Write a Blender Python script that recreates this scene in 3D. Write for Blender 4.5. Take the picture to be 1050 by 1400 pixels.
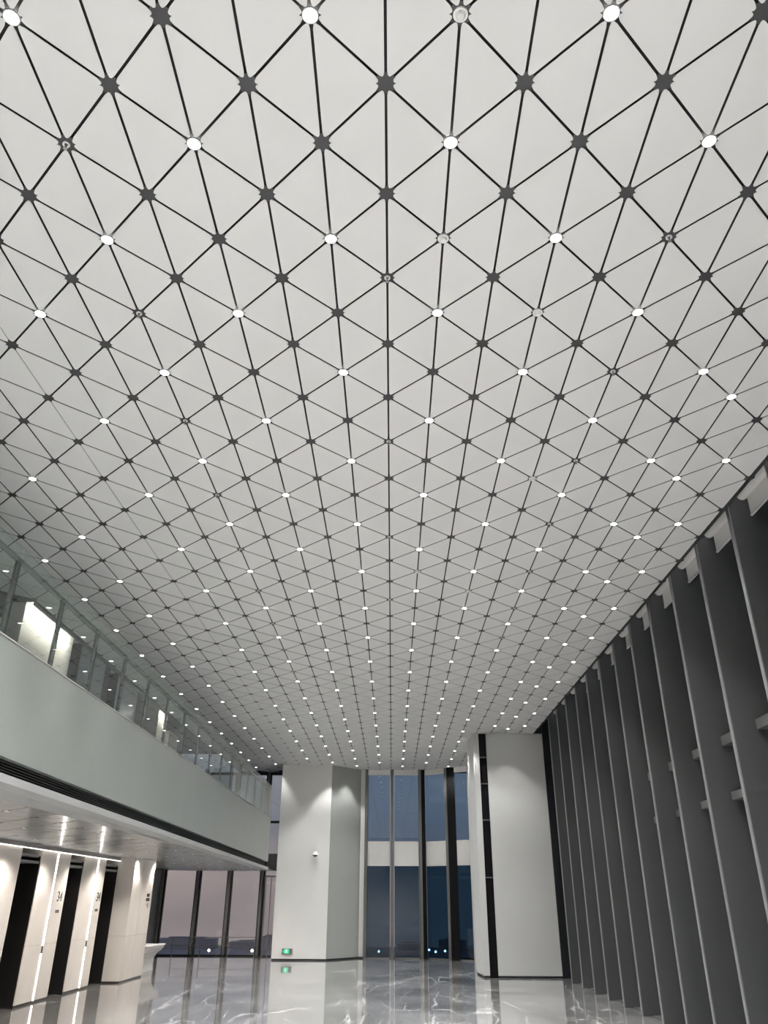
import bpy, math, random
from mathutils import Matrix, Vector
random.seed(7)
for o in list(bpy.data.objects): bpy.data.objects.remove(o)
SC = bpy.context.scene
COL = SC.collection

# ------------------------------------------------------------------ units
# lengths below are in ceiling modules (the node spacing along the hall);
# heights are measured from eye level, and FL is the floor level
S = 0.85
FL = -2.18
ZC = 5.452           # underside of the hall ceiling
CS = 0.5186          # spacing of node columns across the hall
NX0, NY0 = -0.0468, 3.6444
def W(x, y, z): return Vector((x * S, y * S, (z - FL) * S))

# ------------------------------------------------------------------ camera
F_PX, PITCH, YAW, ROLL = 1044.85, 0.47066, -0.01194, 0.00524
cy, sy = math.cos(YAW), math.sin(YAW)
f0 = Vector((sy, cy, 0)); r0 = Vector((cy, -sy, 0)); u0 = Vector((0, 0, 1))
FWD = f0 * math.cos(PITCH) + u0 * math.sin(PITCH)
UP = -f0 * math.sin(PITCH) + u0 * math.cos(PITCH)
R2 = r0 * math.cos(ROLL) + UP * math.sin(ROLL)
U2 = -r0 * math.sin(ROLL) + UP * math.cos(ROLL)
cam = bpy.data.cameras.new('camera'); camo = bpy.data.objects.new('camera', cam); COL.objects.link(camo)
M = Matrix((R2, U2, -FWD)).transposed().to_4x4(); M.translation = W(0, 0, 0)
camo.matrix_world = M
cam.sensor_fit = 'VERTICAL'; cam.sensor_height = 36; cam.lens = 36 * F_PX / 1400
cam.clip_start = 0.05; cam.clip_end = 5000
SC.camera = camo
def project(x, y, z):
    p = Vector((x, y, z)); d = p.dot(FWD)
    if d < 0.05: return None
    return (525 + F_PX * p.dot(R2) / d, 700 - F_PX * p.dot(U2) / d)

# ------------------------------------------------------------------ world, exposure
SC.view_settings.view_transform = 'Standard'; SC.view_settings.look = 'None'
SC.view_settings.gamma = 1; SC.view_settings.use_curve_mapping = False
SC.view_settings.exposure = 0.0
LAMP_W = 315.0        # each hall downlight
SOFFIT_W = 75.0      # each small downlight under the mezzanine
world = bpy.data.worlds.new('dusk'); SC.world = world; world.use_nodes = True
nt = world.node_tree; nt.nodes.clear()
wo = nt.nodes.new('ShaderNodeOutputWorld'); bg = nt.nodes.new('ShaderNodeBackground')
tc = nt.nodes.new('ShaderNodeTexCoord'); sep = nt.nodes.new('ShaderNodeSeparateXYZ')
ramp = nt.nodes.new('ShaderNodeValToRGB')
e = ramp.color_ramp.elements
e[0].position = 0.0; e[0].color = (0.36, 0.315, 0.315, 1)
e[1].position = 0.6; e[1].color = (0.13, 0.17, 0.26, 1)
m1 = e.new(0.03); m1.color = (0.37, 0.325, 0.325, 1)
m2 = e.new(0.09); m2.color = (0.27, 0.285, 0.325, 1)
nz = nt.nodes.new('ShaderNodeTexNoise'); nz.inputs['Scale'].default_value = 3.0; nz.inputs['Detail'].default_value = 6
mp = nt.nodes.new('ShaderNodeMapping'); mp.inputs['Scale'].default_value = (1, 1, 3.5)
mx = nt.nodes.new('ShaderNodeMixRGB'); mx.blend_type = 'MULTIPLY'; mx.inputs[0].default_value = 1.0
cr = nt.nodes.new('ShaderNodeValToRGB'); cr.color_ramp.elements[0].position = .35; cr.color_ramp.elements[0].color = (.72, .74, .78, 1)
cr.color_ramp.elements[1].position = .7; cr.color_ramp.elements[1].color = (1.15, 1.12, 1.1, 1)
L = nt.links
L.new(tc.outputs['Generated'], sep.inputs[0]); L.new(sep.outputs['Z'], ramp.inputs[0])
L.new(tc.outputs['Generated'], mp.inputs[0]); L.new(mp.outputs[0], nz.inputs['Vector']); L.new(nz.outputs[0], cr.inputs[0])
L.new(ramp.outputs[0], mx.inputs[1]); L.new(cr.outputs[0], mx.inputs[2]); L.new(mx.outputs[0], bg.inputs[0])
bg.inputs[1].default_value = 1.0
L.new(bg.outputs[0], wo.inputs[0])

# ------------------------------------------------------------------ materials
MAT = {}
def principled(name, col, rough=.5, metal=0., spec=.5, noise=0., nscale=6., bump=0., stretch=(1, 1, 1), emis=None, estr=0.):
    m = bpy.data.materials.new(name); m.use_nodes = True; n = m.node_tree
    b = n.nodes['Principled BSDF']
    b.inputs['Base Color'].default_value = (*col, 1); b.inputs['Roughness'].default_value = rough
    b.inputs['Metallic'].default_value = metal; b.inputs['Specular IOR Level'].default_value = spec
    if noise or bump:
        t = n.nodes.new('ShaderNodeTexCoord'); mpn = n.nodes.new('ShaderNodeMapping'); mpn.inputs['Scale'].default_value = stretch
        no = n.nodes.new('ShaderNodeTexNoise'); no.inputs['Scale'].default_value = nscale; no.inputs['Detail'].default_value = 5
        geo = n.nodes.new('ShaderNodeNewGeometry')
        n.links.new(geo.outputs['Position'], mpn.inputs[0]); n.links.new(mpn.outputs[0], no.inputs['Vector'])
        if noise:
            rp = n.nodes.new('ShaderNodeValToRGB')
            rp.color_ramp.elements[0].position = .3; rp.color_ramp.elements[1].position = .7
            rp.color_ramp.elements[0].color = (*[c * (1 - noise) for c in col], 1)
            rp.color_ramp.elements[1].color = (*[min(1, c * (1 + noise)) for c in col], 1)
            n.links.new(no.outputs[0], rp.inputs[0]); n.links.new(rp.outputs[0], b.inputs['Base Color'])
        if bump:
            bu = n.nodes.new('ShaderNodeBump'); bu.inputs['Strength'].default_value = bump; bu.inputs['Distance'].default_value = .02
            n.links.new(no.outputs[0], bu.inputs['Height']); n.links.new(bu.outputs[0], b.inputs['Normal'])
    if emis:
        b.inputs['Emission Color'].default_value = (*emis, 1); b.inputs['Emission Strength'].default_value = estr
    MAT[name] = m; return m
def glass(name, tint, refl=1.0):
    m = bpy.data.materials.new(name); m.use_nodes = True; n = m.node_tree; n.nodes.clear()
    o = n.nodes.new('ShaderNodeOutputMaterial'); mixn = n.nodes.new('ShaderNodeMixShader')
    tr = n.nodes.new('ShaderNodeBsdfTransparent'); tr.inputs[0].default_value = (*tint, 1)
    gl = n.nodes.new('ShaderNodeBsdfGlossy'); gl.inputs['Roughness'].default_value = .01; gl.inputs[0].default_value = (refl, refl, refl, 1)
    g_ = n.nodes.new('ShaderNodeNewGeometry'); dp = n.nodes.new('ShaderNodeVectorMath'); dp.operation = 'DOT_PRODUCT'
    n.links.new(g_.outputs['Incoming'], dp.inputs[0]); n.links.new(g_.outputs['Normal'], dp.inputs[1])
    def mth(op, a, bb=None):
        k = n.nodes.new('ShaderNodeMath'); k.operation = op
        for j, v in enumerate((a, bb)):
            if v is None: continue
            if isinstance(v, float): k.inputs[j].default_value = v
            else: n.links.new(v, k.inputs[j])
        return k.outputs[0]
    c1 = mth('SUBTRACT', 1.0, mth('ABSOLUTE', dp.outputs['Value']))
    fr = mth('ADD', mth('MULTIPLY', mth('POWER', c1, 5.0), .96), .04)     # Fresnel reflectance of a thin pane
    n.links.new(fr, mixn.inputs[0]); n.links.new(tr.outputs[0], mixn.inputs[1]); n.links.new(gl.outputs[0], mixn.inputs[2])
    n.links.new(mixn.outputs[0], o.inputs[0]); MAT[name] = m
def emitter(name, col, strength):
    m = bpy.data.materials.new(name); m.use_nodes = True; n = m.node_tree; n.nodes.clear()
    o = n.nodes.new('ShaderNodeOutputMaterial'); em = n.nodes.new('ShaderNodeEmission')
    em.inputs[0].default_value = (*col, 1); em.inputs[1].default_value = strength
    n.links.new(em.outputs[0], o.inputs[0]); MAT[name] = m

principled('ceiling_white', (.77, .77, .76), .45, noise=.015, nscale=.6)
principled('plenum_black', (.010, .010, .010), .8)
principled('node_grey', (.024, .024, .026), .55)
principled('trim_dark', (.03, .03, .031), .5)
principled('lamp_ring', (.75, .75, .74), .3)
emitter('lamp_lens', (1, .985, .95), 14.0)
emitter('soffit_lens', (1, .96, .9), 8.0)
emitter('cove_line', (1, .95, .88), 2.2)
emitter('cove_tube', (1, .93, .86), 40.0)
emitter('led_line', (1, .95, .88), 9.0)
principled('wall_grey', (.60, .60, .585), .42, noise=.03, nscale=.8)
principled('wall_pier', (.84, .835, .81), .42, noise=.03, nscale=.8)
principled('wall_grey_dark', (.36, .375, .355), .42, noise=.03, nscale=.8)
principled('fascia', (.215, .232, .216), .32, noise=.03, nscale=1.2, stretch=(1, 1, .05))
principled('fascia_trim', (.30, .305, .30), .4)
principled('grille_black', (.012, .012, .012), .5)
principled('grille_slat', (.03, .03, .028), .5)
principled('black_recess', (.006, .006, .007), .5, spec=.12)
principled('fin_dark', (.088, .091, .092), .42, metal=.15, noise=.08, nscale=2., stretch=(1, 1, .1))
principled('fin_edge', (.30, .305, .31), .36, metal=.5)
principled('frame_dark', (.022, .024, .027), .4, metal=.3)
principled('frame_grey', (.15, .153, .148), .38, metal=.4)
principled('spandrel', (.62, .61, .585), .45)
principled('blind_white', (.88, .87, .845), .6)
principled('stone_cream', (.70, .655, .61), .22, noise=.06, nscale=1.6, stretch=(1, 1, .6))
principled('stone_joint', (.30, .27, .24), .5)
principled('base_bronze', (.06, .052, .045), .35, metal=.5)
principled('elevator_black', (.009, .0085, .0085), .3)
principled('jamb_black', (.012, .011, .0105), .42)
principled('header_metal', (.32, .32, .32), .3, metal=.7)
principled('soffit_metal', (.68, .675, .655), .2, metal=.3)
principled('lobby_metal', (.50, .50, .49), .38, metal=.5)
principled('mezz_dark', (.10, .105, .105), .4)
principled('post_dark', (.035, .038, .037), .4, metal=.2)
principled('rail_metal', (.20, .205, .205), .3, metal=.6)
principled('white_gloss', (.85, .85, .84), .2)
principled('lettering', (.035, .03, .028), .5)
principled('camera_white', (.85, .85, .83), .35)
principled('camera_dome', (.01, .01, .012), .08)
principled('sign_body', (.16, .17, .16), .4)
emitter('sign_green', (.08, .72, .38), 1.1)
emitter('sign_white', (.75, 1, .88), 1.3)
principled('concrete_dark', (.38, .36, .36), .8)
principled('building_dark', (.45, .42, .42), .8)
emitter('street_glow', (1, .86, .75), 25.0)
emitter('window_glow', (1, .8, .6), 1.5)
glass('glass_rail', (.88, .93, .91))
glass('glass_clear', (.95, .94, .94))
glass('glass_blue', (.56, .66, .75))
glass('glass_blue_deep', (.17, .28, .37))
glass('glass_side', (.10, .11, .12))

# polished grey marble
m = bpy.data.materials.new('floor_marble'); m.use_nodes = True; n = m.node_tree; b = n.nodes['Principled BSDF']
geo = n.nodes.new('ShaderNodeNewGeometry')
def nodes_noise(scale, detail, stretch, dist=0.):
    mpn = n.nodes.new('ShaderNodeMapping'); mpn.inputs['Scale'].default_value = stretch; mpn.inputs['Rotation'].default_value = (0, 0, .5)
    no = n.nodes.new('ShaderNodeTexNoise'); no.inputs['Scale'].default_value = scale; no.inputs['Detail'].default_value = detail
    no.inputs['Distortion'].default_value = dist
    n.links.new(geo.outputs['Position'], mpn.inputs[0]); n.links.new(mpn.outputs[0], no.inputs['Vector']); return no
base = nodes_noise(.7, 8, (1, .6, 1), .6)
rp = n.nodes.new('ShaderNodeValToRGB'); rp.color_ramp.elements[0].position = .3; rp.color_ramp.elements[1].position = .72
rp.color_ramp.elements[0].color = (.10, .098, .096, 1); rp.color_ramp.elements[1].color = (.25, .247, .243, 1)
n.links.new(base.outputs[0], rp.inputs[0])
def crack(scale, stretch, wob, width, lo, hi, msc):
    mpn = n.nodes.new('ShaderNodeMapping'); mpn.inputs['Scale'].default_value = stretch; mpn.inputs['Rotation'].default_value = (0, 0, .35)
    wn = n.nodes.new('ShaderNodeTexNoise'); wn.inputs['Scale'].default_value = 1.6; wn.inputs['Detail'].default_value = 6
    va = n.nodes.new('ShaderNodeVectorMath'); va.operation = 'SCALE'; va.inputs['Scale'].default_value = wob
    vb = n.nodes.new('ShaderNodeVectorMath'); vb.operation = 'ADD'
    vo = n.nodes.new('ShaderNodeTexVoronoi'); vo.feature = 'DISTANCE_TO_EDGE'; vo.inputs['Scale'].default_value = scale
    n.links.new(geo.outputs['Position'], mpn.inputs[0])
    n.links.new(mpn.outputs[0], wn.inputs['Vector']); n.links.new(wn.outputs['Color'], va.inputs[0])
    n.links.new(mpn.outputs[0], vb.inputs[0]); n.links.new(va.outputs[0], vb.inputs[1])
    n.links.new(vb.outputs[0], vo.inputs['Vector'])
    q = n.nodes.new('ShaderNodeValToRGB'); q.color_ramp.elements[0].color = (1, 1, 1, 1); q.color_ramp.elements[1].position = width; q.color_ramp.elements[1].color = (0, 0, 0, 1)
    n.links.new(vo.outputs['Distance'], q.inputs[0])
    mk = nodes_noise(msc, 3, (1, 1, 1)); mr = n.nodes.new('ShaderNodeValToRGB'); mr.color_ramp.elements[0].position = lo; mr.color_ramp.elements[1].position = hi
    n.links.new(mk.outputs[0], mr.inputs[0])
    k = n.nodes.new('ShaderNodeMath'); k.operation = 'MULTIPLY'; n.links.new(q.outputs[0], k.inputs[0]); n.links.new(mr.outputs[0], k.inputs[1]); return k
c1 = crack(.7, (1, .16, 1), .7, .011, .38, .50, .5); c2 = crack(2.2, (1, .22, 1), .5, .022, .46, .58, .8)
mu = n.nodes.new('ShaderNodeMath'); mu.operation = 'MAXIMUM'; n.links.new(c1.outputs[0], mu.inputs[0]); n.links.new(c2.outputs[0], mu.inputs[1])
mixv = n.nodes.new('ShaderNodeMixRGB'); mixv.inputs[2].default_value = (.60, .595, .58, 1)
n.links.new(mu.outputs[0], mixv.inputs[0]); n.links.new(rp.outputs[0], mixv.inputs[1]); n.links.new(mixv.outputs[0], b.inputs['Base Color'])
bn = nodes_noise(.8, 1, (.3, 1.2, 1)); bu = n.nodes.new('ShaderNodeBump'); bu.inputs['Strength'].default_value = .06; bu.inputs['Distance'].default_value = .02
n.links.new(bn.outputs[0], bu.inputs['Height']); n.links.new(bu.outputs[0], b.inputs['Normal'])
b.inputs['Roughness'].default_value = .07; b.inputs['IOR'].default_value = 1.6
b.inputs['Coat Weight'].default_value = .4; b.inputs['Coat Roughness'].default_value = .04
MAT['floor_marble'] = m

# ------------------------------------------------------------------ helpers
class MB:
    """collects faces in module units; build() links them as one mesh object"""
    def __init__(s): s.v = []; s.f = []
    def poly(s, pts):
        k = len(s.v); s.v += list(pts); s.f.append(list(range(k, k + len(pts)))); return s
    def box(s, x0, x1, y0, y1, z0, z1):
        k = len(s.v)
        s.v += [(x0, y0, z0), (x1, y0, z0), (x1, y1, z0), (x0, y1, z0), (x0, y0, z1), (x1, y0, z1), (x1, y1, z1), (x0, y1, z1)]
        s.f += [[k + a for a in q] for q in ((3, 2, 1, 0), (4, 5, 6, 7), (0, 1, 5, 4), (1, 2, 6, 5), (2, 3, 7, 6), (3, 0, 4, 7))]; return s
    def prism(s, pts, z0, z1):
        """vertical prism over a plan polygon (counter-clockwise); z may be functions of (x, y)"""
        k = len(s.v); n = len(pts)
        fz0 = z0 if callable(z0) else (lambda x, y: z0); fz1 = z1 if callable(z1) else (lambda x, y: z1)
        s.v += [(x, y, fz0(x, y)) for x, y in pts] + [(x, y, fz1(x, y)) for x, y in pts]
        s.f.append([k + i for i in range(n)][::-1]); s.f.append([k + n + i for i in range(n)])
        for i in range(n):
            j = (i + 1) % n; s.f.append([k + i, k + j, k + n + j, k + n + i])
        return s
    def plate(s, a, b, t, z0, z1):
        """upright slab from plan point a to b, thickness t (to the left of a->b)"""
        dx, dy = b[0] - a[0], b[1] - a[1]; l = math.hypot(dx, dy); nx, ny = -dy / l * t, dx / l * t
        return s.prism([a, b, (b[0] + nx, b[1] + ny), (a[0] + nx, a[1] + ny)], z0, z1)
    def disc(s, cx, cy_, r, z0, z1, n=14, r1=None):
        k = len(s.v); r1 = r if r1 is None else r1
        s.v += [(cx + r * math.cos(2 * math.pi * i / n), cy_ + r * math.sin(2 * math.pi * i / n), z0) for i in range(n)]
        s.v += [(cx + r1 * math.cos(2 * math.pi * i / n), cy_ + r1 * math.sin(2 * math.pi * i / n), z1) for i in range(n)]
        s.f.append([k + i for i in range(n)][::-1]); s.f.append([k + n + i for i in range(n)])
        for i in range(n): s.f.append([k + i, k + (i + 1) % n, k + n + (i + 1) % n, k + n + i])
        return s
    def ring(s, cx, cy_, r0_, r1_, z0, z1, n=14):
        k = len(s.v)
        for r, z in ((r0_, z0), (r1_, z0), (r1_, z1), (r0_, z1)):
            s.v += [(cx + r * math.cos(2 * math.pi * i / n), cy_ + r * math.sin(2 * math.pi * i / n), z) for i in range(n)]
        for q in range(4):
            for i in range(n):
                s.f.append([k + q * n + i, k + ((q + 1) % 4) * n + i, k + ((q + 1) % 4) * n + (i + 1) % n, k + q * n + (i + 1) % n])
        return s
    def cyl_y(s, x, z, r, y0, y1, n=16):
        k = len(s.v)
        for y in (y0, y1): s.v += [(x + r * math.cos(2 * math.pi * i / n), y, z + r * math.sin(2 * math.pi * i / n)) for i in range(n)]
        s.f.append([k + i for i in range(n)]); s.f.append([k + n + i for i in range(n)][::-1])
        for i in range(n): s.f.append([k + i, k + n + i, k + n + (i + 1) % n, k + (i + 1) % n])
        return s
    def mesh(s, name, mat, origin=(0, 0, 0)):
        me = bpy.data.meshes.new(name); ox, oy, oz = origin
        me.from_pydata([((x - ox) * S, (y - oy) * S, (z - oz) * S) for x, y, z in s.v], [], s.f)
        me.materials.append(MAT[mat]); me.update()
        import bmesh as _b
        bm = _b.new(); bm.from_mesh(me); _b.ops.recalc_face_normals(bm, faces=bm.faces); bm.to_mesh(me); bm.free()
        return me
    def build(s, name, mat, parent=None):
        o = bpy.data.objects.new(name, s.mesh(name, mat)); COL.objects.link(o)
        if parent is None: o.location = (0, 0, -FL * S)
        else:
            o.parent = parent
            o.matrix_parent_inverse = Matrix.Identity(4)
            pl = parent_world(parent)
            o.location = Vector((0, 0, -FL * S)) - pl
        return o
def parent_world(o):
    p = Vector(o.location)
    while o.parent: o = o.parent; p += Vector(o.location)
    return p
def tag(o, label=None, cat=None, group=None, kind=None):
    if label: o['label'] = label
    if cat: o['category'] = cat
    if group: o['group'] = group
    if kind: o['kind'] = kind
    return o
def empty(name, x, y, z):
    o = bpy.data.objects.new(name, None); COL.objects.link(o); o.location = W(x, y, z); o.empty_display_size = .1; return o
def inst(name, me, parent, x, y, z):
    o = bpy.data.objects.new(name, me); COL.objects.link(o); o.parent = parent
    o.location = W(x, y, z) - (parent_world(parent) if parent else Vector((0, 0, 0))); return o
def struct(o, label, cat): return tag(o, label, cat, None, 'structure')
def B(*a): return MB().box(*a)

YN, YF = -9.0, 38.6          # near and far limits of the hall
X_EL = -8.45                 # elevator wall face
# ================================================================== FLOOR
floor = struct(B(-10.6, 6.6, YN, 38.45, FL - .2, FL).build('floor', 'floor_marble'),
               'polished grey marble floor with white veins across the hall', 'floor')
# ================================================================== CEILING
I0, I1, N0, N1 = -15, 10, -10, 35
def node(i, n): return (NX0 + i * CS, NY0 + n)
YCUT = 14.9
cb = B(node(-14, 0)[0] - .02, 5.14, YN, YF, ZC + .04, ZC + .13); cb.box(node(I0, 0)[0] - .05, node(-14, 0)[0] - .021, YN, YCUT, ZC + .04, ZC + .13)
ceil = struct(cb.build('ceiling', 'plenum_black'),
              'tall ceiling of white triangular panels with dark joints and star-shaped nodes', 'ceiling')
RN = .060
def corner(P, A, Bp, g1, g2):
    """points that replace the corner at P between edges P->A (gap g1) and P->B (gap g2), from A side to B side"""
    ax, ay = A[0] - P[0], A[1] - P[1]; bx_, by_ = Bp[0] - P[0], Bp[1] - P[1]
    a0 = math.atan2(ay, ax); a1 = math.atan2(by_, bx_); d = (a1 - a0 + math.pi) % (2 * math.pi) - math.pi
    sgn = 1 if d > 0 else -1
    def pt(ang, r): return (P[0] + math.cos(ang) * r, P[1] + math.sin(ang) * r)
    def edge(ang, side, r, g): return (P[0] + math.cos(ang) * r - math.sin(ang) * g * side, P[1] + math.sin(ang) * r + math.cos(ang) * g * side)
    out = [edge(a0, sgn, RN + .035, g1)]
    if abs(d) < 1.2:
        out += [pt(a0 + d * .30, RN * 1.12), pt(a0 + d * .5, RN * 1.02), pt(a0 + d * .70, RN * 1.12)]
    else:
        out += [pt(a0 + d * .19, RN * 1.1), pt(a0 + d * .30, RN * 1.0), pt(a0 + d * .42, RN * 1.08), pt(a0 + d * .5, RN * 1.34),
                pt(a0 + d * .58, RN * 1.08), pt(a0 + d * .70, RN * 1.0), pt(a0 + d * .81, RN * 1.1)]
    out.append(edge(a1, -sgn, RN + .035, g2)); return out
GAP = .0108
def panel_poly(right, gv, gd):
    """triangle with its long edge along the hall; apex to the right or the left; origin at the middle of the long edge"""
    h = CS if right else -CS
    A, Bq, Cq = (0, -.5), (0, .5), (h, 0)
    pts = corner(A, Bq, Cq, gv, gd) + corner(Cq, A, Bq, gd, gd) + corner(Bq, Cq, A, gd, gv)
    area = sum(pts[i][0] * pts[(i + 1) % len(pts)][1] - pts[(i + 1) % len(pts)][0] * pts[i][1] for i in range(len(pts)))
    return pts if area > 0 else pts[::-1]
panels = []   # (screen area, right, gv, gd, x, y)
def tri_area(P3):
    q = [project(x, y, ZC) for x, y in P3]
    if any(p is None for p in q): return 0
    if all(p[0] < 0 for p in q) or all(p[0] > 1050 for p in q) or all(p[1] < 0 for p in q) or all(p[1] > 1400 for p in q): return 0
    return abs((q[1][0] - q[0][0]) * (q[2][1] - q[0][1]) - (q[2][0] - q[0][0]) * (q[1][1] - q[0][1])) / 2
for i in range(I0, I1 + 1):
    off = .5 if i % 2 else 0.
    for n_ in range(N0, N1):
        n0 = n_ + off; x, y = node(i, n0 + .5)
        if y < YN + .6 or y > YF - .5: continue
        gv = GAP if (i != -8 and n0 < 29.2) else .004
        gd = GAP if n0 < 29.2 else .005
        for right in (True, False):
            j = i + 1 if right else i - 1
            if j > I1 or j < I0: continue
            if min(i, j) < -14 and y + .5 > YCUT: continue
            ar = tri_area([node(i, n0), node(i, n0 + 1), node(j, n0 + .5)])
            cx = x + (CS if right else -CS) * .4
            if ar > 0:                                   # behind the mezzanine front edge less of it is seen
                if cx < -7.6: ar *= .3
            panels.append((ar, right, gv, gd, x, y))
panels.sort(key=lambda t: -t[0])
pmesh = {}
PT = .004
for ar, right, gv, gd, x, y in panels[:300]:
    key = (right, gv, gd)
    if key not in pmesh:
        mb = MB(); mb.prism(panel_poly(right, gv, gd), 0, PT); pmesh[key] = mb.mesh('triangular_panel', 'ceiling_white')
    inst('triangular_panel', pmesh[key], ceil, x, y, ZC)
mb = MB()
for ar, right, gv, gd, x, y in panels[300:]:
    mb.prism([(px + x, py + y) for px, py in panel_poly(right, gv, gd)], ZC, ZC + PT)
tag(mb.build('triangular_panel_field', 'ceiling_white', ceil), kind='stuff')

# which nodes carry what
lamps, sprink, detect = {}, {}, {}
for i in range(I0, I1 + 1):
    for n_ in range(N0, N1 + 1):
        n0 = n_ + (.5 if i % 2 else 0.)
        x, y = node(i, n0)
        if y < YN + .8 or y > 37.0: continue
        kind = None
        if -7 <= i <= 7 and i % 2:
            if (n0 - .5) % 2 == (0 if i % 4 == 1 else 1): kind = 'hall'
        elif i == 8 and n0 % 2 == 0 and n0 >= 4: kind = 'edge'
        elif i == 9 and n0 % 2 == 1.5 and n0 >= 4: kind = 'edge'
        elif i == -10 and n0 % 2 == 0: kind = 'mezz'
        elif i == -12 and n0 % 2 == 1: kind = 'mezz'
        if kind: lamps[(i, n0)] = kind
for n0 in [.5 + 2 * k for k in range(0, 9)]: sprink[(-5, n0)] = 1
for n0 in [1.5 + 2 * k for k in range(0, 8)]: sprink[(5, n0)] = 1
for n0 in (2, 5, 8, 11): sprink[(0, n0)] = 1
detect = {(1, -.5): 1, (1, 1.5): 1, (3, 2.5): 1, (4, 6): 1, (1, 9.5): 1, (3, 10.5): 1}
nodes_ = []
for i in range(I0, I1 + 1):
    for n_ in range(N0, N1 + 1):
        n0 = n_ + (.5 if i % 2 else 0.)
        x, y = node(i, n0)
        if y < YN + .3 or y > YF - .3 or (i, n0) in lamps or (i < -14 and y > YCUT - .1): continue
        q = project(x, y, ZC); ok = q and -5 < q[0] < 1055 and -5 < q[1] < 1400
        nodes_.append(((Vector((x, y, ZC)).length if ok else 999) + (8 if x < -7 else 0), x, y))
nodes_.sort()
CAPZ = ZC + PT + .002
cap = MB().disc(0, 0, .085, 0, .016, 12).mesh('node_cap', 'node_grey')
for d, x, y in nodes_[:300]: inst('node_cap', cap, ceil, x, y, CAPZ)
mb = MB()
for d, x, y in nodes_[300:]: mb.disc(x, y, .085, CAPZ, CAPZ + .016, 8)
tag(mb.build('node_cap_field', 'node_grey', ceil), kind='stuff')
# edge trims of the ceiling
B(5.145, 5.19, YN, 38.0, ZC - .004, ZC + .75).build('edge_trim', 'trim_dark', ceil)

# ================================================================== DOWNLIGHTS
ring_me = MB().ring(0, 0, .0505, .0585, -.006, .009, 14).mesh('trim_ring', 'lamp_ring')
lens_me = MB().disc(0, 0, .050, -.002, .012, 14).mesh('lens', 'lamp_lens')
ROWS = [9, 8, 7, 5, 3, 1, -1, -3, -5, -7, -10, -12]
ROWW = ['first', 'second', 'third', 'fourth', 'fifth', 'sixth', 'seventh', 'eighth', 'ninth', 'tenth', 'eleventh', 'twelfth']
LAB = {'hall': ('round downlight in the hall ceiling, %s lamp row counted from the window fins', 'downlights in the hall ceiling'),
       'edge': ('round downlight near the ceiling edge, %s lamp row counted from the window fins', 'downlights beside the window fins'),
       'mezz': ('round downlight above the mezzanine railing, %s lamp row counted from the window fins', 'downlights above the mezzanine')}
def spot(parent, x, y, z, power, size=1.45, blend=.55, col=(1, .992, .982), rad=.04):
    l = bpy.data.lights.new('lamp_light', 'SPOT'); l.energy = power; l.spot_size = size; l.spot_blend = blend; l.color = col; l.shadow_soft_size = rad
    o = bpy.data.objects.new('lamp_light', l); COL.objects.link(o); o.parent = parent; o.location = W(x, y, z) - parent_world(parent); return o
for (i, n0), kind in lamps.items():
    x, y = node(i, n0)
    t = empty('downlight', x, y, ZC)
    tag(t, LAB[kind][0] % ROWW[ROWS.index(i)], 'downlight', LAB[kind][1])
    inst('trim_ring', ring_me, t, x, y, ZC); inst('lens', lens_me, t, x, y, ZC)
    dim = 3.1 - 2.0 * min(1, max(0, (y - 2) / 8)) - .58 * min(1, max(0, (y - 10) / 16))          # rows towards the end windows are dimmed
    spot(t, x, y, ZC - .03, LAMP_W * dim * {'mezz': .6, 'edge': .45, 'hall': 1}[kind])
# sprinklers and detectors at other nodes
sp_r = MB().ring(0, 0, .016, .030, -.006, .036, 12).mesh('escutcheon', 'lamp_ring')
sp_h = MB().disc(0, 0, .006, -.045, .03, 8).disc(0, 0, .016, -.052, -.045, 10).mesh('deflector', 'header_metal')
for (i, n0) in sprink:
    x, y = node(i, n0); t = empty('sprinkler_head', x, y, ZC)
    tag(t, 'tiny metal sprinkler head in a dark ceiling joint, ' + {-5: 'in the row nearest the mezzanine', 0: 'in the middle row of the hall', 5: 'in the row nearest the window fins'}[i], 'sprinkler', 'sprinklers in the hall ceiling')
    inst('escutcheon', sp_r, t, x, y, ZC); inst('deflector', sp_h, t, x, y, ZC)
dt_b = MB().disc(0, 0, .052, -.012, .011, 16).mesh('base', 'camera_white')
dt_d = MB().disc(0, 0, .024, -.034, -.012, 14, .038).mesh('dome', 'camera_white')
for (i, n0) in detect:
    x, y = node(i, n0); t = empty('smoke_detector', x, y, ZC)
    tag(t, 'white round smoke detector covering a dark ceiling joint', 'smoke detector', 'smoke detectors in the hall ceiling')
    inst('base', dt_b, t, x, y, ZC); inst('dome', dt_d, t, x, y, ZC)

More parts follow.
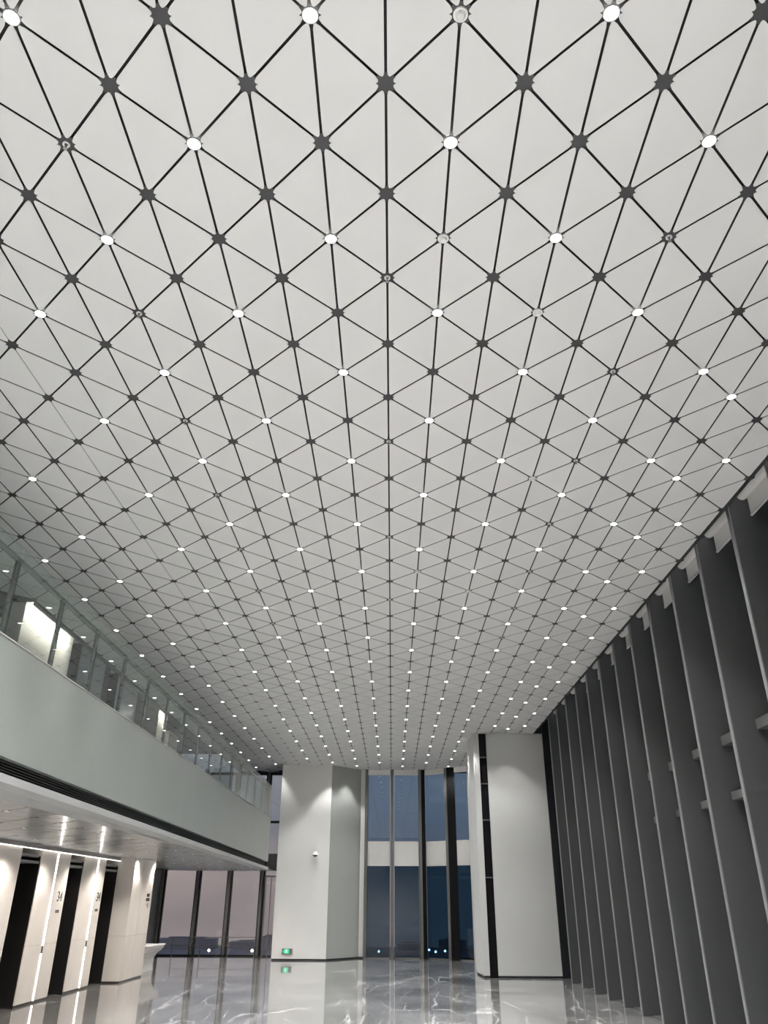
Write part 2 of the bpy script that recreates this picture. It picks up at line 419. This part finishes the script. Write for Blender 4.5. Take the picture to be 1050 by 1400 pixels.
# ================================================================== RIGHT WALL: fins, glazing, blinds
ORD = ROWW + ['thirteenth', 'fourteenth']
XF, XB, XG = 5.38, 6.42, 6.46
ZP = 6.75                     # top of the blind pocket above the ceiling edge
FY = [10.95 + 1.44 * k for k in range(-2, 12)]
wr = struct(B(XG + .06, XG + .14, YN, 28.7, FL - .2, ZP).build('wall_right', 'frame_dark'),
            'dark window wall of tall vertical metal fins beside the marble floor', 'wall')
B(5.25, XG + .06, YN, 28.7, ZP, ZP + .08).build('pocket_lid', 'trim_dark', wr)
for k, y in enumerate(FY):
    f = B(XF + .02, XB, y, y + .085, FL, ZP - .01).build('fin', 'fin_dark', wr)
    B(XF, XF + .019, y - .002, y + .087, FL + .01, ZP - .01).build('edge_strip', 'fin_edge', f)
for k in range(len(FY) - 1):
    y0, y1 = FY[k] + .09, FY[k + 1] - .006
    for z0, z1 in ((2.44, 2.6), (1.55, 1.68)):
        B(5.77, XB, y0, y1, z0, z1).build('transom', 'frame_grey', wr)
    B(XB + .005, XB + .03, y0, y1, FL + .12, ZP - .05).build('pane', 'glass_side', wr)
    B(5.6, XB, y0, y1, FL + .001, FL + .016).build('sill', 'fin_dark', wr)
    g = B(6.27, 6.285, y0 + .02, y1 - .02, FL + .06, -1.34).build('guard_pane', 'glass_rail', wr)
    B(6.262, 6.268, y1 - .05, y1 - .01, FL + .06, -1.34).build('guard_edge', 'fin_edge', g)
    if y1 < 8: continue
    t = empty('roller_blind', 5.62, y0, 5.5)
    tag(t, 'white roller blind between two dark fins, %s blind counted from the grey pier' % ORD[len(FY) - 2 - k], 'roller blind', 'roller blinds between the window fins')
    MB().cyl_y(5.64, 5.86, .085, y0 + .01, y1 - .01, 18).build('roll', 'blind_white', t)
    B(5.70, 5.712, y0 + .05, y1 - .05, 5.50, 5.86).build('cloth', 'blind_white', t)
    B(5.688, 5.724, y0 + .05, y1 - .05, 5.475, 5.50).build('hem_bar', 'lamp_ring', t)

# ================================================================== FAR RIGHT PIER
def prism_obj(pts, z0, z1, name, mat, parent=None): return MB().prism(pts, z0, z1).build(name, mat, parent)
YR = 28.5
wfr = struct(prism_obj([(3.13, YR + .06), (6.5, YR + .06), (6.5, 38.0), (3.5, 36.4), (3.02, 30.4)], FL, ZC - .004, 'wall_far_right', 'black_recess'),
             'light grey pier wall with one narrow black recess beside the window fins', 'wall')
prism_obj([(2.93, YR), (3.13, YR), (3.13, YR + .3), (3.08, 30.2), (3.40, 36.2), (3.36, 36.2), (2.86, 30.1)], FL + .06, ZC - .005, 'wall_panel', 'wall_grey', wfr)
B(3.40, 5.44, YR, YR + .058, FL + .06, ZC - .005).build('wall_panel', 'wall_grey', wfr)
B(3.42, 5.42, YR + .012, YR + .058, FL, FL + .058).build('baseboard', 'trim_dark', wfr)
prism_obj([(2.95, YR + .012), (3.13, YR + .012), (3.13, YR + .3), (2.90, 30.0)], FL, FL + .058, 'baseboard', 'trim_dark', wfr)
for z in (4.6, 3.7, 2.5, .7): B(3.14, 3.39, YR + .02, YR + .058, z, z + .035).build('rung', 'frame_grey', wfr)
B(5.45, 6.46, YR - .02, YR + .058, FL, ZP).build('side_panel', 'frame_dark', wfr)

B(5.192, 6.5, YR + .10, YR + .16, ZC - .003, ZP + .05).build('pocket_end', 'trim_dark', wfr)
# ================================================================== FAR LEFT PIER
YL = 35.9
wfl = struct(prism_obj([(-4.93, YL), (-2.69, YL), (-1.45, 37.35), (-1.22, 37.35), (-1.22, 38.5), (-4.93, 38.5)], FL + .06, ZC - .004, 'wall_far_left', 'wall_pier'),
             'light grey pier with a slanted flank carrying a security camera', 'wall')
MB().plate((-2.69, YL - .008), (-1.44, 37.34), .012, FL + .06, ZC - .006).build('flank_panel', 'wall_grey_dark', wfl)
prism_obj([(-4.91, YL + .015), (-2.70, YL + .015), (-1.45, 37.365), (-1.23, 37.365), (-1.23, 38.4), (-4.91, 38.4)], FL, FL + .058, 'baseboard', 'trim_dark', wfl)
# exit sign
t = empty('exit_sign', -4.29, YL, -1.95)
tag(t, 'small green running man exit sign low on the grey pier', 'exit sign')
B(-4.50, -4.08, YL - .035, YL - .002, -1.945, -1.755).build('housing', 'sign_body', t)
B(-4.42, -4.21, YL - .042, YL - .036, -1.93, -1.77).build('lit_panel', 'sign_green', t)
mb = MB()
def flat(mbx, pts, y0, y1): 
    k = len(mbx.v); nn = len(pts); mbx.v += [(x, y0, z) for x, z in pts] + [(x, y1, z) for x, z in pts]
    mbx.f.append([k + i for i in range(nn)]); mbx.f.append([k + nn + i for i in range(nn)][::-1])
    for i in range(nn): mbx.f.append([k + i, k + (i + 1) % nn, k + nn + (i + 1) % nn, k + nn + i])
ex, ez = -4.315, -1.85
for a, b_, w in (((.0, .045), (-.01, -.005), .012), ((-.01, -.005), (.03, -.03), .011), ((.03, -.03), (.02, -.065), .01), ((-.01, -.005), (-.045, -.045), .011),
                 ((.0, .035), (.04, .01), .009), ((.0, .035), (-.04, .02), .009)):
    dx, dz = b_[0] - a[0], b_[1] - a[1]; l = math.hypot(dx, dz); nx, nz_ = -dz / l * w, dx / l * w
    flat(mb, [(ex + a[0] + nx, ez + a[1] + nz_), (ex + b_[0] + nx, ez + b_[1] + nz_), (ex + b_[0] - nx, ez + b_[1] - nz_), (ex + a[0] - nx, ez + a[1] - nz_)], YL - .045, YL - .0425)
flat(mb, [(ex + .005 + .014 * math.cos(q * .785), ez + .066 + .014 * math.sin(q * .785)) for q in range(8)], YL - .045, YL - .0425)
mb.build('running_man', 'sign_white', t)
mb = MB(); flat(mb, [(-4.48, -1.85), (-4.455, -1.80), (-4.455, -1.835), (-4.43, -1.835), (-4.43, -1.865), (-4.455, -1.865), (-4.455, -1.90)], YL - .042, YL - .036)
mb.build('arrow', 'sign_green', t)
# security camera
t = empty('security_camera', -3.29, YL, 1.65)
tag(t, 'white dome security camera hanging on an arm from the grey pier', 'security camera')
cxm, cym = -3.29, YL - .16
B(cxm - .05, cxm + .05, YL - .03, YL - .002, 1.93, 2.07).build('wall_plate', 'camera_white', t)
mb = B(cxm - .03, cxm + .03, cym - .03, YL - .03, 2.00, 2.06); mb.box(cxm - .03, cxm + .03, cym - .03, cym + .03, 1.86, 2.0); mb.build('arm', 'camera_white', t)
mb = MB(); mb.disc(cxm, cym, .11, 1.78, 1.87, 18, .05); mb.disc(cxm, cym, .125, 1.735, 1.78, 18, .11); mb.build('housing', 'camera_white', t)
mb = MB(); mb.disc(cxm, cym, .085, 1.69, 1.734, 18, .105); mb.disc(cxm, cym, .035, 1.655, 1.69, 18, .085); mb.build('dome', 'camera_dome', t)

# ================================================================== FAR WINDOWS (centre bays)
BAYS = [((-1.12, 37.3), (-.10, 37.3)), ((.10, 37.3), (1.18, 37.3)), ((1.52, 37.35), (2.36, 36.75)), ((2.82, 36.45), (3.44, 36.0))]
w1 = struct(MB().plate((-1.22, 37.32), (3.5, 37.32), .02, FL, FL + .05).build('window_1', 'frame_dark'),
            'tall dusk-blue window bays with white spandrel band at the end of the hall', 'window')
for k, (a, b_) in enumerate(BAYS):
    MB().plate(a, b_, .03, FL + .05, 1.375).build('pane', 'glass_blue_deep', w1)
    MB().plate((a[0], a[1] - .02), (b_[0], b_[1] - .02), .08, 1.38, 2.38).build('spandrel_panel', 'spandrel', w1)
    MB().plate(a, b_, .03, 2.385, ZC - .20).build('pane', 'glass_blue', w1)
    MB().plate((a[0] - .02, a[1] - .1), (b_[0] + .02, b_[1] - .1), .2, ZC - .24, ZC - .01).build('blind_cassette', 'blind_white', w1)
    MB().plate(a, b_, .05, FL, FL + .05).build('bottom_frame', 'frame_grey', w1)
for x, y in ((-1.17, 37.1), (0., 37.1), (1.27, 37.1), (2.42, 36.6)):
    B(x - .06, x + .06, y, y + .1, FL, ZC - .005).build('mullion', 'frame_grey', w1)
for x, y in ((-1.17, 37.1), (0., 37.1)): B(x - .07, x + .07, y + .1, y + .55, FL, ZC - .005).build('mullion_web', 'frame_dark', w1)
prism_obj([(1.36, 37.18), (1.50, 37.18), (1.52, 37.5), (1.2, 37.7), (1.2, 37.22)], FL, ZC - .005, 'mullion_web', 'black_recess', w1)
prism_obj([(2.40, 36.72), (2.52, 36.5), (2.82, 36.4), (2.84, 36.7), (2.5, 37.0)], FL, ZC - .005, 'mullion_web', 'black_recess', w1)
# soffit strip closing the ceiling behind the window heads
# ================================================================== FAR LEFT GLAZING
YG = 38.25
w2 = struct(B(-10.5, -4.93, YG - .05, YG + .1, FL, FL + .06).build('window_2', 'frame_dark'), 'grey framed dusk window wall behind the mezzanine', 'window')
MX = [-10.34, -8.75, -7.33, -5.86, -5.02]
for x in MX:
    B(x - .13, x + .13, YG - .05, YG + .08, FL + .06, ZC - .01).build('mullion', 'frame_dark', w2)
    B(x - .05, x + .05, YG - .25, YG - .05, FL + .06, ZC - .01).build('mullion_web', 'frame_grey', w2)
for k in range(4):
    a, b_ = MX[k] + .13, MX[k + 1] - .13
    for z0, z1 in ((FL + .06, 1.28), (1.9, 3.2), (3.3, ZC - .12)):
        B(a, b_, YG, YG + .03, z0, z1).build('pane', 'glass_clear', w2)
    B(a, b_, YG - .03, YG + .06, 1.28, 1.9).build('spandrel_panel', 'frame_grey', w2)
    B(a, b_, YG - .04, YG + .06, 3.2, 3.3).build('transom', 'frame_dark', w2)
    B(a, b_, YG - .04, YG + .06, ZC - .12, ZC - .01).build('head_frame', 'frame_dark', w2)
# white framed glass door seen between mezzanine and pier
d9 = struct(B(-5.66, -5.16, YG - .32, YG - .28, .92, .99).build('door_1', 'rail_metal'), 'slim metal framed glass door beside the grey pier', 'door')
for x in (-5.66, -5.43, -5.2): B(x, x + .035, YG - .32, YG - .28, FL, .92).build('door_frame', 'rail_metal', d9)
for x in (-5.62, -5.39): B(x, x + .18, YG - .31, YG - .295, FL + .02, .91).build('pane', 'glass_clear', d9)
# low guard rail inside the left glazing
t = empty('guard_rail', -8, YG - .5, FL); tag(t, 'thin metal guard rail in front of the left dusk windows', 'railing')
for z in (-1.45, -1.76): B(-9.6, -5.9, YG - .52, YG - .49, z, z + .025).build('rail', 'rail_metal', t)
for x in (-9.5, -8.3, -7.1, -5.95): B(x, x + .03, YG - .52, YG - .49, FL, -1.45).build('post', 'rail_metal', t)

# ================================================================== MEZZANINE
XM = -4.9
YM1 = 33.0
def zlow(y): return 1.60 - (y - 9.8) * .0105        # lower edge of the front drops slightly
ZT = 2.96
ZS = 1.17                                            # soffit level below
mz = struct(B(-10.4, XM - .25, YN, YM1, 1.75, 2.05).build('mezzanine_floor', 'mezz_dark'), 'mezzanine slab with a plain grey-green front above the elevator lobby', 'mezzanine')
fa = prism_obj([(XM - .1, YN), (XM, YN), (XM, YM1), (XM - .1, YM1)], lambda x, y: zlow(y), ZT, 'fascia', 'fascia', mz)
B(XM - .9, XM, YM1 + .002, YM1 + .06, 1.36, ZT).build('end_fascia', 'fascia', mz)
B(XM - .12, XM + .01, YN, YM1 + .06, ZT + .002, ZT + .02).build('coping', 'fascia_trim', mz)
prism_obj([(XM - .32, YN), (XM - .3, YN), (XM - .3, YM1 - .1), (XM - .32, YM1 - .1)], lambda x, y: zlow(y) - .22, lambda x, y: zlow(y) + .12, 'grille_back', 'grille_black', mz)
for k in range(5):
    o = .03 + k * .034
    prism_obj([(XM - .28, YN), (XM - .07, YN), (XM - .07, YM1 - .12), (XM - .28, YM1 - .12)], lambda x, y: zlow(y) - o - .012, lambda x, y: zlow(y) - o, 'grille_slat', 'grille_slat', mz)
prism_obj([(XM - .3, YN), (XM + .04, YN), (XM + .04, YM1), (XM - .3, YM1)], lambda x, y: zlow(y) - .30, lambda x, y: zlow(y) - .20, 'lower_trim', 'fascia_trim', mz)
prism_obj([(XM - .289, YN), (XM - .27, YN), (XM - .27, 21.6), (XM - .289, 21.6)], ZS, lambda x, y: zlow(y) - .301, 'soffit_edge', 'soffit_metal', mz)
# glass railing
gr = empty('glass_railing', XM, 9.3, ZT); tag(gr, 'glass railing with dark posts along the mezzanine edge', 'railing')
PY = [9.30 + 1.525 * k for k in range(-2, 16)]
PY = [y for y in PY if y < YM1 - .15] + [YM1 - .05]
ZR = 4.04
for y in PY:
    p = B(XM - .075, XM - .045, y - .055, y + .055, ZT + .02, ZR - .05).build('post', 'post_dark', gr)
for k in range(len(PY) - 1):
    B(XM - .03, XM - .018, PY[k] + .02, PY[k + 1] - .02, ZT + .03, ZR + .13).build('glass_pane', 'glass_rail', gr)
B(XM - .10, XM - .035, PY[0], YM1, ZR - .05, ZR).build('handrail', 'rail_metal', gr)
B(XM - .9, XM - .05, YM1 + .02, YM1 + .032, ZT + .03, ZR + .13).build('glass_pane', 'glass_rail', gr)

# soffit with diamond panels
so = struct(B(-10.4, XM - .3, YN, YF - .3, ZS + .03, ZS + .09).build('ceiling_soffit', 'plenum_black'), 'glossy low soffit of diamond panels under the mezzanine', 'ceiling')
XS = XM - .29
def diamond(x, y):
    g = .030; return [(x, y - .5 + g), (x + CS - g, y), (x, y + .5 - g), (x - CS + g, y)]
def clip_x(pts, xm):
    out = []
    for (xa, ya), (xb, yb) in zip(pts, pts[1:] + pts[:1]):
        if xa <= xm: out.append((xa, ya))
        if (xa <= xm) != (xb <= xm): t_ = (xm - xa) / (xb - xa); out.append((xm, ya + t_ * (yb - ya)))
    return out
dm = MB().prism(diamond(0, 0), 0, .008).mesh('diamond_panel', 'soffit_metal')
dia = []
for i in range(-20, -8):
    for n_ in range(-12, 36):
        x, y = node(i, n_ + (.5 if i % 2 else 0.) + .5)
        if x - CS < -10.35 or x - CS > XS - .05 or y < YN + .6 or y > YF - .9: continue
        dia.append((x, y))
dia.sort(key=lambda p: (0 if (q := project(p[0], p[1], ZS)) and -20 < q[0] < 1050 else 100) + math.hypot(*p))
for x, y in dia[:280]:
    if x + CS <= XS: inst('diamond_panel', dm, so, x, y, ZS)
    else: MB().prism(clip_x(diamond(x, y), XS), ZS, ZS + .008).build('diamond_panel', 'soffit_metal', so)
mb = MB()
for x, y in dia[280:]: mb.prism(clip_x(diamond(x, y), XS), ZS, ZS + .008)
tag(mb.build('diamond_panel_field', 'soffit_metal', so), kind='stuff')
for i in range(-19, -9, 1):
    for n_ in range(8, 33):
        if i % 2 == 0: continue
        x, y = node(i, n_ + .5)
        if x < -8 or x > XM - .5: continue
        B(x - .06, x + .06, y - .035, y + .035, ZS - .003, ZS + .026).build('node_slot', 'node_grey', so)
s_ring = MB().ring(0, 0, .028, .042, -.008, .022, 12).mesh('trim_ring', 'lamp_ring')
s_lens = MB().disc(0, 0, .027, -.002, .02, 12).mesh('lens', 'soffit_lens')
for i in (-11, -13, -15):
    for n_ in range(-4, 33, 2):
        x, y = node(i, n_ + (1 if i == -13 else 0)); y += .5
        if x < -7.9: continue
        t = empty('soffit_downlight', x, y, ZS); tag(t, 'tiny recessed downlight in the glossy soffit under the mezzanine', 'downlight', 'downlights under the mezzanine')
        inst('trim_ring', s_ring, t, x, y, ZS - .001); inst('lens', s_lens, t, x, y, ZS - .001)
        spot(t, x, y, ZS - .03, SOFFIT_W * (1.6 if i == -15 else 1), 2.2, .7, (1, .93, .86), .03)

# ================================================================== ELEVATOR WALL
wl = struct(B(-10.5, -10.4, YN, YF - .3, FL, ZC).build('wall_left', 'mezz_dark'), 'cream stone elevator wall under and above the mezzanine', 'wall')
def stone(y0, y1, x, z0, z1, mat='stone_cream', d=.9):
    return B(x - d, x, y0, y1, z0, z1).build('stone_panel', mat, wl)
def slab(y0, y1, x, z0, z1, jambs, mat='stone_cream', splits=()):
    ys = [y0] + list(splits) + [y1]; h = z0 + .36 * (z1 - z0)
    for q in range(len(ys) - 1):
        e_ = .008 if q < len(ys) - 2 else 0
        stone(ys[q], ys[q + 1] - e_, x, z0 + .05, h - .003, mat); stone(ys[q], ys[q + 1] - e_, x, h + .003, z1, mat)
        B(x - .8, x - .012, ys[q] + .004, ys[q + 1] - .01, h - .003, h + .003).build('joint', 'stone_joint', wl)
    B(x - .85, x - .01, y0, y1, z0, z0 + .049).build('baseboard', 'base_bronze', wl)
    for yj in jambs: B(x - .95, x - .02, yj, yj + .011, z0, z1 - .25).build('jamb', 'jamb_black', wl)
ZL, ZU = ZS - .005, 6.28
slab(YN, 19.0, X_EL, FL, ZL, (19.001,), splits=(9.0, 12.4, 15.8))
slab(20.12, 21.98, X_EL, FL, ZL, (20.108, 21.981))
slab(23.0, 24.78, X_EL, FL, ZL, (22.988, 24.781))
for q, (y0, y1) in enumerate(((25.95, 26.95), (26.96, 28.2))):      # projecting end block
    h = FL + .36 * (ZL - FL)
    for a, b_ in ((FL + .05, h - .003), (h + .003, ZL)): B(-9.35, -7.95, y0, y1, a, b_).build('stone_panel', 'stone_cream', wl)
B(-9.3, -7.965, 25.965, 28.19, FL, FL + .049).build('baseboard', 'base_bronze', wl)
B(-9.35, X_EL - .02, 25.93, 25.949, FL, ZL - .25).build('jamb', 'jamb_black', wl)
B(X_EL + .001, X_EL + .03, YN, 25.94, ZS - .10, ZS - .004).build('bulkhead', 'header_metal', wl)
B(X_EL + .001, X_EL + .045, YN, 25.94, ZS - .12, ZS - .101).build('bulkhead_lip', 'cove_line', wl)
# upper lobby: cream blocks either side of a recessed metal-faced elevator front
X_U, X_B, Z2 = -8.15, -7.60, 2.06
for y0, y1 in ((14.95, 16.2), (16.21, 17.55)): B(-10.3, X_B, y0, y1, Z2, ZU).build('stone_panel', 'stone_cream', wl)
B(-10.3, X_B - .03, 25.2, 26.25, Z2, ZU).build('stone_panel', 'stone_cream', wl)
B(-10.3, X_B - .15, 27.1, 28.3, Z2, 5.25).build('stone_panel', 'stone_cream', wl)
slab(19.5, 21.3, X_U, Z2, ZU, (19.488, 21.301), 'lobby_metal')
slab(22.5, 24.4, X_U, Z2, ZU, (22.488, 24.401), 'lobby_metal')
B(-10.4, -7.34, YCUT + .02, YF - .4, ZU + .01, ZU + .06).build('pocket_lid', 'mezz_dark', wl)
B(-10.4, -7.9, YN, YCUT - .02, ZC - .3, ZC + .1).build('pocket_lid', 'mezz_dark', wl)
B(-7.44, -7.36, YCUT + .02, 26.6, ZC - .02, ZC + .10).build('edge_trim', 'mezz_dark', wl)
COVE = (15.3, 15.9, 16.5, 17.1)
t = empty('cove_light', -7.43, 16.2, ZC + .1); tag(t, 'warm hidden cove light grazing the tall cream block on the mezzanine', 'cove light')
B(-7.455, -7.40, 15.05, 17.5, ZC + .102, ZC + .125).build('tube', 'cove_tube', t); B(-7.46, -7.395, 15.0, 17.55, ZC + .10, ZC + .1015).build('tray', 'frame_grey', t)
for yy in COVE: spot(t, -7.50, yy, ZC + .09, 50 if yy < 20 else 25, 2.9, .5, (1, .92, .85), .03)
COVE = (25.5, 25.95)
t = empty('cove_light', -7.43, 25.7, ZC + .1); tag(t, 'warm hidden cove light grazing the narrow cream block past the upper elevators', 'cove light')
B(-7.455, -7.40, 25.25, 26.2, ZC + .102, ZC + .125).build('tube', 'cove_tube', t); B(-7.46, -7.395, 25.2, 26.25, ZC + .10, ZC + .1015).build('tray', 'frame_grey', t)
for yy in COVE: spot(t, -7.50, yy, ZC + .09, 50 if yy < 20 else 25, 2.9, .5, (1, .92, .85), .03)
names = ['beside the long cream wall', 'between the two glowing light strips', 'beside the projecting cream block']
namesu = ['beside the tall cream block', 'between two metal panels', 'beside the narrow cream block']
dn = 2
for lev, (z0, z1, xw, gaps) in enumerate(((FL, ZS - .12, X_EL, [(19.02, 20.10), (22.0, 22.98), (24.8, 25.92)]), (Z2, ZU - .02, X_U, [(17.57, 19.48), (21.32, 22.48), (24.42, 25.18)]))):
    for k, (y0, y1) in enumerate(gaps):
        xd = xw - .98
        d = struct(B(xd - .05, xd, y0, y1, z0, z1).build('door_%d' % dn, 'elevator_black'),
                   'black elevator door in the deep recess ' + names[k] if lev == 0 else 'dark upper elevator doorway on the mezzanine ' + namesu[k], 'elevator door'); dn += 1
        ym = (y0 + y1) / 2
        for a, b_ in ((y0 + .02, ym - .004), (ym + .004, y1 - .02)): B(xd + .001, xd + .02, a, b_, z0 + .02, z0 + 2.5).build('door_leaf', 'elevator_black', d)
        if lev == 0:
            B(xd + .001, xw - .06, y0 + .012, y1 - .012, z1 - .16, z1 - .10).build('header', 'header_metal', d)
            B(xd + .001, xw - .03, y0 + .012, y1 - .012, z1 - .30, z1 - .24).build('header', 'header_metal', d)
        else:
            B(xw - .30, xw - .25, y0 + .012, y1 - .012, 4.98, 5.06).build('header', 'header_metal', d)
            B(xd + .03, xw - .27, y0 + .012, y1 - .012, 5.07, z1).build('header_panel', 'mezz_dark', d)
# glowing strips on the stone panels, with call plates
for k, (y, near) in enumerate(((21.12, 'first'), (24.1, 'second'))):
    t = empty('led_strip', X_EL, y, FL)
    tag(t, 'glowing vertical light strip on the cream panel ' + ('between the first two elevator recesses' if k == 0 else 'next to the projecting cream block'), 'light strip', 'elevator wall light strips')
    B(X_EL + .001, X_EL + .014, y - .022, y + .022, FL + .05, -1.17).build('lower_tube', 'led_line', t)
    B(X_EL + .001, X_EL + .014, y - .022, y + .022, -1.0, ZS - .13).build('upper_tube', 'led_line', t)
    c = empty('call_plate', X_EL, y, -1.16)
    tag(c, 'small dark call button plate interrupting the glowing strip ' + ('between the first two elevator recesses' if k == 0 else 'next to the projecting cream block'), 'call button', 'elevator call plates')
    B(X_EL + .001, X_EL + .02, y - .03, y + .03, -1.165, -1.005).build('plate', 'base_bronze', c)
    MBx = MB()
    for zz in (-1.12, -1.05): MBx.box(X_EL + .021, X_EL + .028, y - .012, y + .012, zz - .012, zz + .012)
    MBx.build('button', 'header_metal', c)
def text(name, body, size, x, y, z, parent=None):
    cu = bpy.data.curves.new(name, 'FONT'); cu.body = body; cu.size = size * S; cu.extrude = .004; cu.align_x = 'CENTER'
    o = bpy.data.objects.new(name, cu); COL.objects.link(o)
    me = bpy.data.meshes.new_from_object(o.evaluated_get(bpy.context.evaluated_depsgraph_get())); bpy.data.objects.remove(o)
    me.materials.clear(); me.materials.append(MAT['lettering'])
    o = bpy.data.objects.new(name, me); COL.objects.link(o)
    o.rotation_euler = (math.pi / 2, 0, math.pi / 2)
    o.location = W(x, y, z) - (parent_world(parent) if parent else Vector((0, 0, 0)))
    if parent: o.parent = parent
    return o
for k, y in enumerate((21.66, 24.52)):
    t = empty('floor_number_sign', X_EL, y, -.1)
    tag(t, 'dark painted floor number 34 on the cream panel ' + ('between the first two elevator recesses' if k == 0 else 'next to the projecting cream block'), 'sign', 'floor numbers')
    text('number', '34', .33, X_EL + .006, y, -.05, t)
    mb = MB()
    for q in range(3): mb.box(X_EL + .001, X_EL + .007, y - .12 + q * .085, y - .06 + q * .085, -.31, -.24)
    mb.build('small_lettering', 'lettering', t)
t = empty('wall_lettering', -7.95, 27.8, -.2); tag(t, 'small dark lines of lettering on the projecting cream block', 'sign')
for z, w in ((.13, .16), (0., .2)):
    mb = MB()
    for q in range(4): mb.box(-7.949, -7.943, 27.8 - w + q * w / 2, 27.8 - w + q * w / 2 + w * .4, z - .045, z + .045)
    mb.build('text_line', 'lettering', t)
mb = MB(); mb.box(-7.949, -7.943, 27.82, 27.85, -.24, -.1); mb.box(-7.949, -7.943, 27.66, 27.69, -.16, -.12); mb.build('pictogram', 'lettering', t)
# white reception desk behind the block
t = empty('reception_desk', -8.8, 30, FL); tag(t, 'white curved reception desk half hidden behind the cream block', 'desk')
mb = MB(); prof = [(-1.42, -8.06), (-1.50, -8.09), (-1.58, -8.16), (-1.66, -8.28), (-1.80, -8.38), (-2.0, -8.40), (FL, -8.38)]
for (za, xa), (zb, xb) in zip(prof, prof[1:]):
    k = len(mb.v); mb.v += [(-9.2, 29.0, za), (xa, 29.0, za), (xa, 31.0, za), (-9.2, 31.0, za), (-9.2, 29.0, zb), (xb, 29.0, zb), (xb, 31.0, zb), (-9.2, 31.0, zb)]
    mb.f += [[k + a for a in q] for q in ((0, 1, 5, 4), (1, 2, 6, 5), (2, 3, 7, 6), (3, 0, 4, 7))]
mb.f.append([0, 1, 2, 3]); kk = len(mb.v) - 4; mb.f.append([kk, kk + 1, kk + 2, kk + 3])
mb.build('body', 'white_gloss', t)
B(-9.2, -8.04, 28.97, 31.03, -1.415, -1.385).build('counter_top', 'white_gloss', t)

# ================================================================== closing walls (behind the viewer)
struct(B(-10.5, 6.6, YN - .1, YN, FL, ZP).build('wall_back', 'wall_grey'), 'plain light grey wall closing the hall behind the entrance', 'wall')

# ================================================================== OUTSIDE
GZ = -45.0
ground = struct(B(-420, 420, 60, 960, GZ - 1, GZ).build('ground', 'concrete_dark'), 'dark city ground far below the windows at dusk', 'ground')
for k, (x, y, w, h) in enumerate([(-215, 900, 60, 9), (-150, 910, 40, 6), (-122, 880, 26, 12), (20, 900, 30, 6), (62, 890, 26, 9)]):
    bd = empty('distant_building', x, y, GZ); tag(bd, 'dark low city building seen far off through the windows', 'building', 'distant buildings')
    B(x - w / 2, x + w / 2, y, y + 30, GZ, GZ + h).build('walls', 'building_dark', bd)
    B(x - w * .3, x + w * .3, y + 8, y + 22, GZ + h, GZ + h + 1.5).build('roof_house', 'building_dark', bd)
for x, y in ((-10.5, 690.), (34, 690.), (42, 700.), (30, 715), (-144, 690.), (-110, 690.), (-95, 720.)):
    t = empty('street_lamp', x, y, GZ); tag(t, 'bright street lamp glowing far below the dusk windows', 'street lamp', 'distant street lamps')
    B(x - .25, x + .25, y - .25, y + .25, GZ, GZ + 9).build('pole', 'concrete_dark', t)
    mb = MB(); mb.disc(x, y, .6, GZ + 9, GZ + 9.5, 10, 1.0); mb.disc(x, y, 1.0, GZ + 9.5, GZ + 10.5, 10, .4); mb.build('lamp_head', 'street_glow', t)
